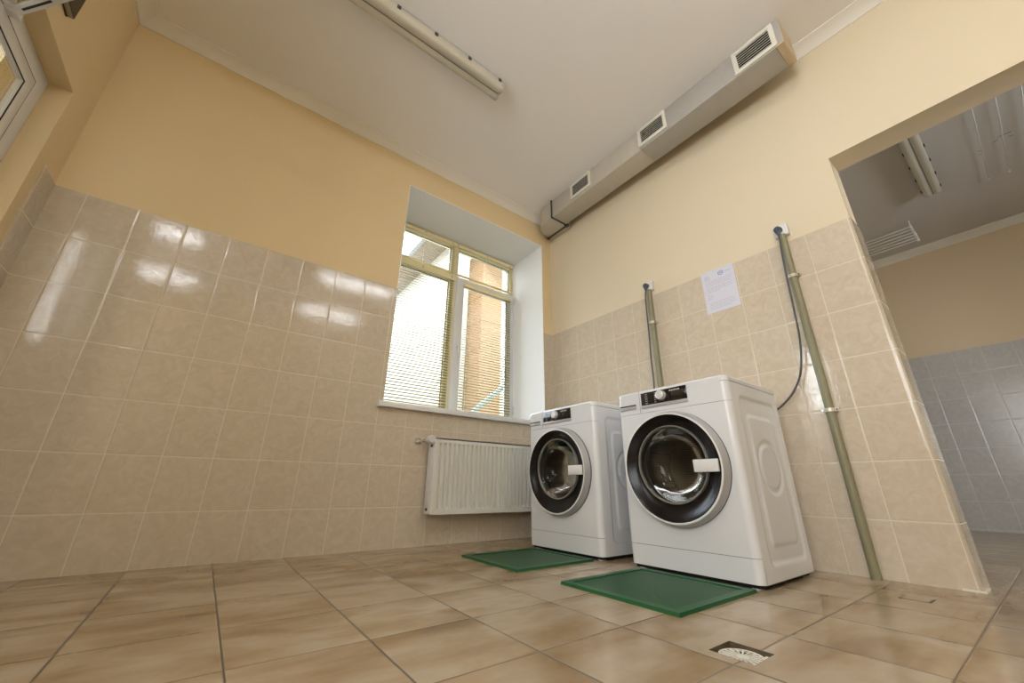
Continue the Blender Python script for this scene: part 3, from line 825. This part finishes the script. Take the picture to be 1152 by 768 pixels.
def smooth_path(P, n=8):
    P = [Vector(p) for p in P]; out = []
    for i in range(len(P)-1):
        p0, p1, p2, p3 = P[max(i-1, 0)], P[i], P[i+1], P[min(i+2, len(P)-1)]
        for k in range(n):
            t = k/n; out.append(.5*((2*p1)+(p2-p0)*t+(2*p0-5*p1+4*p2-p3)*t*t+(3*p1-p0-3*p2+p3)*t**3))
    out.append(P[-1]); return out
conduit('olive grey conduit pipe running down to the floor beside the tiled corner', .603, 1.778, (1.500, .737),
        lambda xs, y, z: [(xs-.053, y+.008, z-.036), (xs-.058, y+.010, z-.10), (xs-.06, y+.022, 1.511), (xs-.058, y+.030, 1.30), (xs-.052, y+.040, 1.136), (xs-.048, y+.063, 1.00), (xs-.045, y+.092, .915), (xs-.046, y+.145, .836), (xs-.050, y+.215, .776), (xs-.07, y+.26, .755), (2.302, y+.30, .745), (2.288, y+.31, .742)],
        'white socket above the conduit nearest the tiled corner, with a plug in it', 'grey cable hanging in a loop from the right-hand socket to the nearer machine')
conduit('olive grey conduit pipe ending behind the nearer washing machine', 1.500, 1.778, (1.507, .737),
        lambda xs, y, z: [(xs-.053, y+.008, z-.036), (xs-.058, y+.014, z-.08), (xs-.055, y+.022, 1.62), (xs-.05, y+.029, 1.43), (xs-.05, y+.037, 1.23), (xs-.055, y+.035, 1.06), (xs-.06, y+.05, .95), (xs-.08, y+.12, .80), (xs-.10, y+.18, .72), (2.295, y+.20, .70)],
        'white socket above the conduit between the two machines, with a plug in it', 'grey cable hanging beside the conduit between the two machines')

# paper notice in a clear sleeve
def notice():
    ya, yb_, za, zb_ = .903, 1.113, 1.442, 1.745
    t = thing('paper_notice', 'white printed notice sheet taped to the top of the wall tiles', 'notice', (xr(1.0), 1.008, za))
    b = MB(); rbox(b, ya, yb_, za, zb_, .0085, .0066, M['paper']); b.build('sheet', t)
    rnd = random.Random(3)
    def line(y0, y1, z, h=.0045):
        y = y1
        while y > y0+.006:
            w = rnd.uniform(.008, .026); e = max(y-w, y0); rbox(b, e, y, z-h/2, z+h/2, .0090, .0084, M['ink']); y = e-.004
    for z, a, c in ((1.668, .925, 1.09), (1.654, .925, 1.09), (1.640, .930, 1.09), (1.620, .925, 1.09), (1.606, .925, 1.085), (1.592, 1.0, 1.09), (1.570, 1.055, 1.09), (1.556, 1.05, 1.09), (1.542, 1.055, 1.09), (1.512, .93, 1.085), (1.498, .93, 1.085), (1.484, .925, 1.085), (1.470, .95, 1.085)):
        b = MB(); line(a, c, z); b.build('printed_line', t)
    b = MB()
    for k in range(3): rbox(b, 1.062-.003*k, 1.094, 1.706-k*.011, 1.711-k*.011, .0090, .0084, M['ink'])
    b.build('small_print', t); b = MB()
    yc, zc = .985, 1.706
    n = 24
    for k in range(n):
        a0, a1 = 2*PI*k/n, 2*PI*(k+1)/n; r0, r1 = .013, .019
        P = [(yc+r*math.cos(a), zc+r*math.sin(a)*.85) for r, a in ((r0, a0), (r1, a0), (r1, a1), (r0, a1))]
        b.face([b.v((xr(p[0])-.0091, p[0], p[1])) for p in P], M['inkblue'])
    rbox(b, yc-.010, yc+.010, zc-.004, zc+.004, .0090, .0084, M['inkblue'])
    b.build('emblem', t); b = MB()
    rbox(b, .922, .958, 1.703, 1.709, .0090, .0084, M['ink'])
    b.build('heading', t)
notice()

# ================================================================== AIR DUCT
def duct():
    xa, xb, z0, z1, ye, yj, ys = 2.145, 2.335, 2.803, ZC-.001, .268, 1.255, 2.262
    t = thing('air_duct', 'grey foil-wrapped air duct with three grilles under the ceiling', 'duct', ((xa+xb)/2, 1.3, z0))
    b = MB(); b.box((xa, ye+.045, z0-.004), (xb, yj, z1), M['foil']); b.build('duct_section', t, .006)
    b = MB(); b.box((xa+.003, yj, z0), (xb, ys, z1), M['foil2'])
    b.build('duct_section', t, .006)
    b = MB(); b.box((xa-.002, ye, z0-.006), (xb+.002, ye+.045, z1), M['tape']); b.build('end_tape', t, .005)
    # the foil at the front of the taped end
    b = MB(); b.box((xa-.0035, ye+.0, z0+.004), (xa-.001, ye+.050, z1-.002), M['foil']); b.build('foil_end', t)
    # elbow that turns into the wall
    b = MB(); n = 10; R = .150; oy = ys+.115
    outer = [(xa+.003, ys+.002)]
    ox = xa+.003+R
    for k in range(n+1):
        a = PI/2*k/n; outer.append((ox-R*math.cos(a), oy+R*math.sin(a)))
    outer += [(xb+.075, oy+R), (xb+.075, ys+.002)]
    b.prism(outer, 'z', z0, z1, M['foil2']); b.build('elbow', t, .006)
    b = MB()
    for y0, y1 in ((ys-.006, ys+.004),):
        e = .010
        b.box((xa-e, y0, z0-e), (xa+.003, y1, z1), M['flange']); b.box((xa-e, y0, z0-e), (xb+e, y1, z0+.001), M['flange']); b.box((xb-.001, y0, z0-e), (xb+e, y1, z1), M['flange'])
    b.box((xb+.004, ys-.02, z0-.014), (xb+.014, oy+R+.01, z0+.001), M['flange'])
    b.box((xb-.012, ys-.016, z0-.018), (xb+.022, ys+.014, z0-.002), M['flange']); b.box((xb-.004, oy+R-.006, z0-.016), (xb+.020, oy+R+.016, z0-.002), M['flange'])
    b.build('flange', t)
    for (y0, y1, za, zb_, lab) in ((.300, .538, 2.806, 2.992, 'largest-looking grille at the open end'), (1.019, 1.260, 2.822, 2.994, 'middle grille'), (1.757, 2.000, 2.828, 2.994, 'grille nearest the window')):
        zb_ = min(zb_, ZC-.006)
        g = MB(); f = .026; x = xa
        g.frame('x', y0, y1, za, zb_, x-.010, x+.002, M['grille'], f)
        gr = g.build('air_grille', t, .002)
        g = MB(); g.box((x-.0008, y0+f, za+f), (x+.003, y1-f, zb_-f), M['dark']); g.build('grille_opening', gr)
        g = MB(); nz = 7; hz = (zb_-za-2*f)/nz
        for k in range(nz):
            zz = za+f+hz*(k+.15)
            g.hexa([(x-.009, y0+f-.001, zz+.002), (x-.001, y0+f-.001, zz+.009), (x-.001, y1-f+.001, zz+.009), (x-.009, y1-f+.001, zz+.002)],
                   [(x-.009, y0+f-.001, zz+.0052), (x-.001, y0+f-.001, zz+.0112), (x-.001, y1-f+.001, zz+.0112), (x-.009, y1-f+.001, zz+.0052)], M['grille'])
        g.build('grille_slats', gr)
duct()

# ================================================================== CEILING LAMPS
def lamp(label, x0, x1, yc, group, lit=False, lobes=True):
    t = thing('ceiling_lamp', label, 'lamp', ((x0+x1)/2, yc, ZC-.1), group)
    b = MB(); b.prism([(yc-.045, ZC), (yc-.060, ZC-.040), (yc+.060, ZC-.040), (yc+.045, ZC)], 'x', x0+.01, x1-.01, M['lampbase']); b.build('lamp_tray', t, .003)
    D = M['lit'] if lit else M['diff']
    prof = []
    for s in (-1, 1):
        for k in range(9):
            a = PI*k/8 if s < 0 else PI*k/8
            c = yc+s*.029
            inner = (k > 4) if s < 0 else (k < 4)
            prof.append((c-.0285*math.cos(a), ZC-.062-.036*max(math.sin(a)**.5, .80 if inner else 0)))
    prof = [(yc-.058, ZC-.040)] + prof + [(yc+.058, ZC-.040)]
    b = MB(); b.prism(prof, 'x', x0, x1, D, False); o = b.build('diffuser', t, sharp=60)
    for p in o.data.polygons: p.use_smooth = True
    if not lit:
        b = MB(); b.box((x0+.02, yc-.0032, ZC-.0925), (x1-.012, yc+.0032, ZC-.0880), M['diff_gap']); b.build('groove', t)
    for xx, s in ((x0, 1), (x1, -1)):
        b = MB(); pr = [(yc+(p[0]-yc)*1.02, p[1]-.001) for p in prof]; b.prism(pr, 'x', xx-.003*s*0, xx+s*.018, M['lampbase']); b.build('end_cap', t)
    n = max(2, int(round((x1-x0-.08)/.262)))
    for k in range(n+1):
        xx = x0+.04+(x1-x0-.08)*k/n
        for s in (-1, 1):
            b = MB(); b.box((xx-.011, yc+s*.056, ZC-.054), (xx+.011, yc+s*.066, ZC-.032), M['clip']); b.build('clip', t, .002)
    return t
lamp('unlit twin-tube ceiling lamp above the room, left of the duct', -.20, 1.068, 1.612, 'long ceiling lamps')
lamp('unlit twin-tube ceiling lamp seen through the opening in the next room', 3.53, 4.80, -.006, 'long ceiling lamps')
for lb, xa, xb, yl in (('lit ceiling lamp behind the camera, at the left in the first row', -1.22, -.60, .03), ('lit ceiling lamp behind the camera, towards the opening in the first row', .66, 1.58, .04),
                       ('lit ceiling lamp farthest behind the camera at the left', -1.28, -.66, -1.22), ('lit ceiling lamp farthest behind the camera towards the opening', .62, 1.50, -1.22)):
    lamp(lb, xa, xb, yl, 'lit lamps', True)

# ================================================================== CEILING AIRERS IN THE NEXT ROOM
def airer(label, along, a0, a1, rows, z, ends, slim=False):
    t = thing('ceiling_airer', label, 'drying rack', ((a0+a1)/2 if along == 'x' else sum(rows)/len(rows), sum(rows)/len(rows) if along == 'x' else (a0+a1)/2, z), 'ceiling drying racks in the next room')
    P = (lambda a, r, z: (a, r, z)) if along == 'x' else (lambda a, r, z: (r, a, z))
    for r in rows:
        b = MB(); b.tube([P(a0, r, z), P(a1, r, z)], .0038, M['airer'], 8); b.build('rod', t)
    for e in ends:
        if slim:
            for r in rows:
                b = MB(); b.tube([P(e, r, z), P(e, r, ZC)], .0022, M['airer'], 6); b.lathe([(.0005, -.008), (.007, -.008), (.007, .006), (.0005, .006)], P(e, r, z), 'z', M['airer'], 10); b.build('hanger', t)
            continue
        b = MB(); b.tube([P(e, rows[0]-.02, z+.012), P(e, rows[-1]+.02, z+.012)], .008, M['airer'], 8)
        for r in (rows[0], rows[-1]): b.tube([P(e, r, z+.012), P(e, r, ZC)], .006, M['airer'], 8)
        for r in rows: b.lathe([(.0005, -.016), (.010, -.016), (.010, .010), (.0005, .010)], P(e, r, z), 'z', M['airer'], 10)
        b.build('end_bracket', t)
    return t
airer('white drying rack rods parallel to the far cornice, under the next room ceiling', 'y', .222, YSD-.008, [5.30, 5.375, 5.45, 5.525, 5.60, 5.675], 2.925, [.226])
airer('thin drying rack rods running away from the opening, beside the next room lamp', 'x', 2.75, 5.035, [-.800, -.685, -.570, -.455, -.342], 2.975, [5.03, 2.80], True)

# ================================================================== FLOOR DRAIN AND HATCH
def drain():
    cx, cy = 1.1145, .572
    t = thing('floor_drain', 'white round drain grate sunk in a square hole in the floor', 'drain', (cx, cy, -.03))
    b = MB(); z0 = -.034; B = M['drainbox']; e = .006
    b.box((DX0-e, DY0-e, z0), (DX1+e, DY1+e, z0+.006), B)
    for q in ((DX0-e, DX0, DY0-e, DY1+e), (DX1, DX1+e, DY0-e, DY1+e), (DX0, DX1, DY0-e, DY0), (DX0, DX1, DY1, DY1+e)): b.box((q[0], q[2], z0), (q[1], q[3], -.0006), B)
    b.build('drain_box', t)
    b = MB(); zg = -.0085; D = M['drain']; n = 72; r0, r1 = .0445, .0505
    def ann(ra, rb):
        A = [[b.v((cx+r*math.cos(2*PI*k/n), cy+r*math.sin(2*PI*k/n), z)) for k in range(n)] for r, z in ((ra, zg), (rb, zg), (rb, zg-.004), (ra, zg-.004))]
        for i in range(4):
            P_, Q = A[i], A[(i+1) % 4]
            for k in range(n): b.face([P_[k], P_[(k+1) % n], Q[(k+1) % n], Q[k]], D, True)
    ann(r0, r1)
    b.lathe([(.0005, zg), (.016, zg), (.016, zg-.004)], (cx, cy, 0), 'z', D, 32)
    for k in range(18):
        a = 2*PI*k/18; u = Vector((math.cos(a), math.sin(a), 0)); w = Vector((-math.sin(a), math.cos(a), 0)); c = Vector((cx, cy, 0))
        P_ = [c+u*.014-w*.0018, c+u*.045-w*.0026, c+u*.045+w*.0026, c+u*.014+w*.0018]
        b.hexa([(p.x, p.y, zg-.004) for p in P_], [(p.x, p.y, zg) for p in P_], D)
    # square corner lugs of the grate
    b.box((cx+.026, DY0, zg-.004), (DX1-.002, DY0+.020, zg-.0005), D)
    b.build('grate', t)
    b = MB(); b.lathe([(.052, z0+.006), (.052, zg-.004), (.049, zg-.004), (.049, z0+.006)], (cx, cy, 0), 'z', M['drainbox'], 48); b.build('grate_ring', t)
drain()
h = thing('floor_hatch', 'small tile-covered hatch in the floor near the tiled corner', 'hatch', (2.14, .431, 0))
b = MB(); b.box((2.108, .3945, .0), (2.176, .4675, .0012), M['floor']); b.build('cover', h)
for y0, y1 in ((.3885, .3940), (.4680, .4735)):
    b = MB(); b.box((2.106, y0, .0), (2.178, y1, .0012), M['gasket']); b.build('slot', h)
for x0, x1 in ((2.1055, 2.1078), (2.1762, 2.1785)):
    b = MB(); b.box((x0, .3942, .0), (x1, .4678, .0012), M['slotedge']); b.build('edge', h)

# ================================================================== OUTSIDE
b = MB(); b.box((-12, 3.25, -.35), (20, 30, -.30), M['ground']); b.box((-12, -12, -.35), (-1.26, 3.25, -.30), M['ground']); b.box((-1.26, -12, -.35), (20, -3.65, -.30), M['ground'])
struct(b.build('ground'), 'paving outside')
bl = thing('neighbour_building', 'pale building with an orange pilaster outside the window', 'building', (5.5, 10, -.3))
b = MB(); b.box((3.40, 6.58, -.3), (9, 18, 5.60), M['extw']); b.box((4.18, 6.30, -.3), (9, 6.6, 5.60), M['extw']); b.build('wall', bl)
b = MB()
for k in range(9):
    za = -.3 if k == 0 else .645+(k-1)*.556; zb_ = .645+k*.556
    b.box((3.70, 6.0, za+.006), (4.18, 6.6, zb_-.006), M['orange']); b.box((3.71, 6.01, zb_-.008), (4.17, 6.6, zb_+.008), M['soffit'])
b.build('pilaster', bl)
b = MB(); b.box((2.90, 6.2, 5.60), (9, 18, 5.75), M['soffit']); b.build('eave', bl)
b = MB(); b.box((2.80, 6.2, 5.62), (2.90, 18, 5.76), M['pipegrey']); b.build('gutter', bl)
b = MB(); b.tube([(3.36, 6.52, -.3), (3.36, 6.52, 5.6)], .045, M['pipegrey'], 14); b.build('downpipe', bl)
b = MB(); b.tube([(2.97, 5.0, -.3), (2.97, 5.0, 1.32), (3.02, 5.0, 1.42), (3.52, 5.0, 1.85), (3.9, 5.0, 2.17), (3.9, 5.0, -.3)], .04, M['rail'], 12)
tag(b.build('handrail'), 'grey green sloping handrail outside the window, low at the right', 'handrail')
ob = thing('annex_building', 'orange rendered wall outside, seen through the glazed door at top left', 'building', (-4, 1, -.3))
b = MB(); b.box((-5.2, -5, -.3), (-3.6, 10.5, 7.4), M['orange_annex']); b.build('wall', ob)
b = MB(); b.box((-3.62, -5, 4.55), (-3.56, 10.5, 4.62), M['extw']); b.build('band', ob)

# ================================================================== LIGHT
w = bpy.data.worlds.new('World'); SC.world = w; w.use_nodes = True
bg = w.node_tree.nodes['Background']; bg.inputs[0].default_value = (.84, .92, 1.0, 1); bg.inputs[1].default_value = 11.0
def light(name, typ, loc, rot, energy, col, **k):
    L = bpy.data.lights.new(name, typ); L.energy = energy; L.color = col
    for a, v in k.items(): setattr(L, a, v)
    o = bpy.data.objects.new(name, L); COL.objects.link(o); o.location = loc; o.rotation_euler = rot; return o
s = light('sun', 'SUN', (0, 0, 10), (0, 0, 0), 5.0, (1, .93, .82), angle=.01)
s.rotation_euler = Vector((-.74, 0.0, .67)).to_track_quat('Z', 'Y').to_euler()
def win_light(name, x0, x1, z0, z1, y, ry, energy, col):
    light(name, 'AREA', ((x0+x1)/2, y, (z0+z1)/2), ry, energy, col, shape='RECTANGLE', size=x1-x0, size_y=z1-z0)
rin = (PI/2, 0, 0)       # an area light looking towards +y
light('daylight_sidelight', 'AREA', (xd-.13, (SY0+SY1)/2, 1.66), (0, -PI/2, 0), 10, (.95, .97, 1), shape='RECTANGLE', size=.80, size_y=SY1-SY0)
light('added_alcove_light', 'AREA', (-2.06, (AW[0]+AW[1])/2, (AW[2]+AW[3])/2), (0, -PI/2, 0), 74, (.88, .95, 1), shape='RECTANGLE', size=AW[3]-AW[2], size_y=AW[1]-AW[0])  # added light in the unseen alcove, brightens right wall and machine fronts
win_light('daylight_next_room', BW2[0][0]+.02, BW2[0][1]-.02, BW2[0][2]+.02, BW2[0][3]-.02, YBK-.16, rin, 105, (.93, .96, 1))
# sky portals for the visible window and the glazed door
def portal(loc, rot, sx, sy):
    o = light('portal', 'AREA', loc, rot, 1, (1, 1, 1), shape='RECTANGLE', size=sx, size_y=sy); o.data.cycles.is_portal = True
portal(((WX0+WX1)/2, YF+.15, (Z0+Z1)/2), (-PI/2, 0, 0), WX1-WX0, Z1-Z0)
portal((xd-.12, (DLY+DNY)/2, 1.05), (0, -PI/2, 0), 2.1, DLY-DNY)

# ================================================================== CAMERA
cam = bpy.data.cameras.new('Camera'); co = bpy.data.objects.new('Camera', cam); COL.objects.link(co)
cam.sensor_width = 36; cam.sensor_fit = 'HORIZONTAL'; cam.lens = 13.6548; cam.clip_start = .02
co.location = (0, 0, .3643); co.rotation_euler = (math.radians(110.4495), math.radians(-.5413), math.radians(-36.8050))
SC.camera = co
for o in bpy.data.objects:
    if '_w' in o: del o['_w']
SC.view_settings.view_transform = 'Standard'; SC.view_settings.look = 'None'; SC.view_settings.gamma = 1; SC.view_settings.use_curve_mapping = False
SC.view_settings.exposure = 0.10
SC.cycles.use_denoising = True
SC.cycles.max_bounces = 10; SC.cycles.diffuse_bounces = 5; SC.cycles.transparent_max_bounces = 16
SC.cycles.sample_clamp_indirect = 6
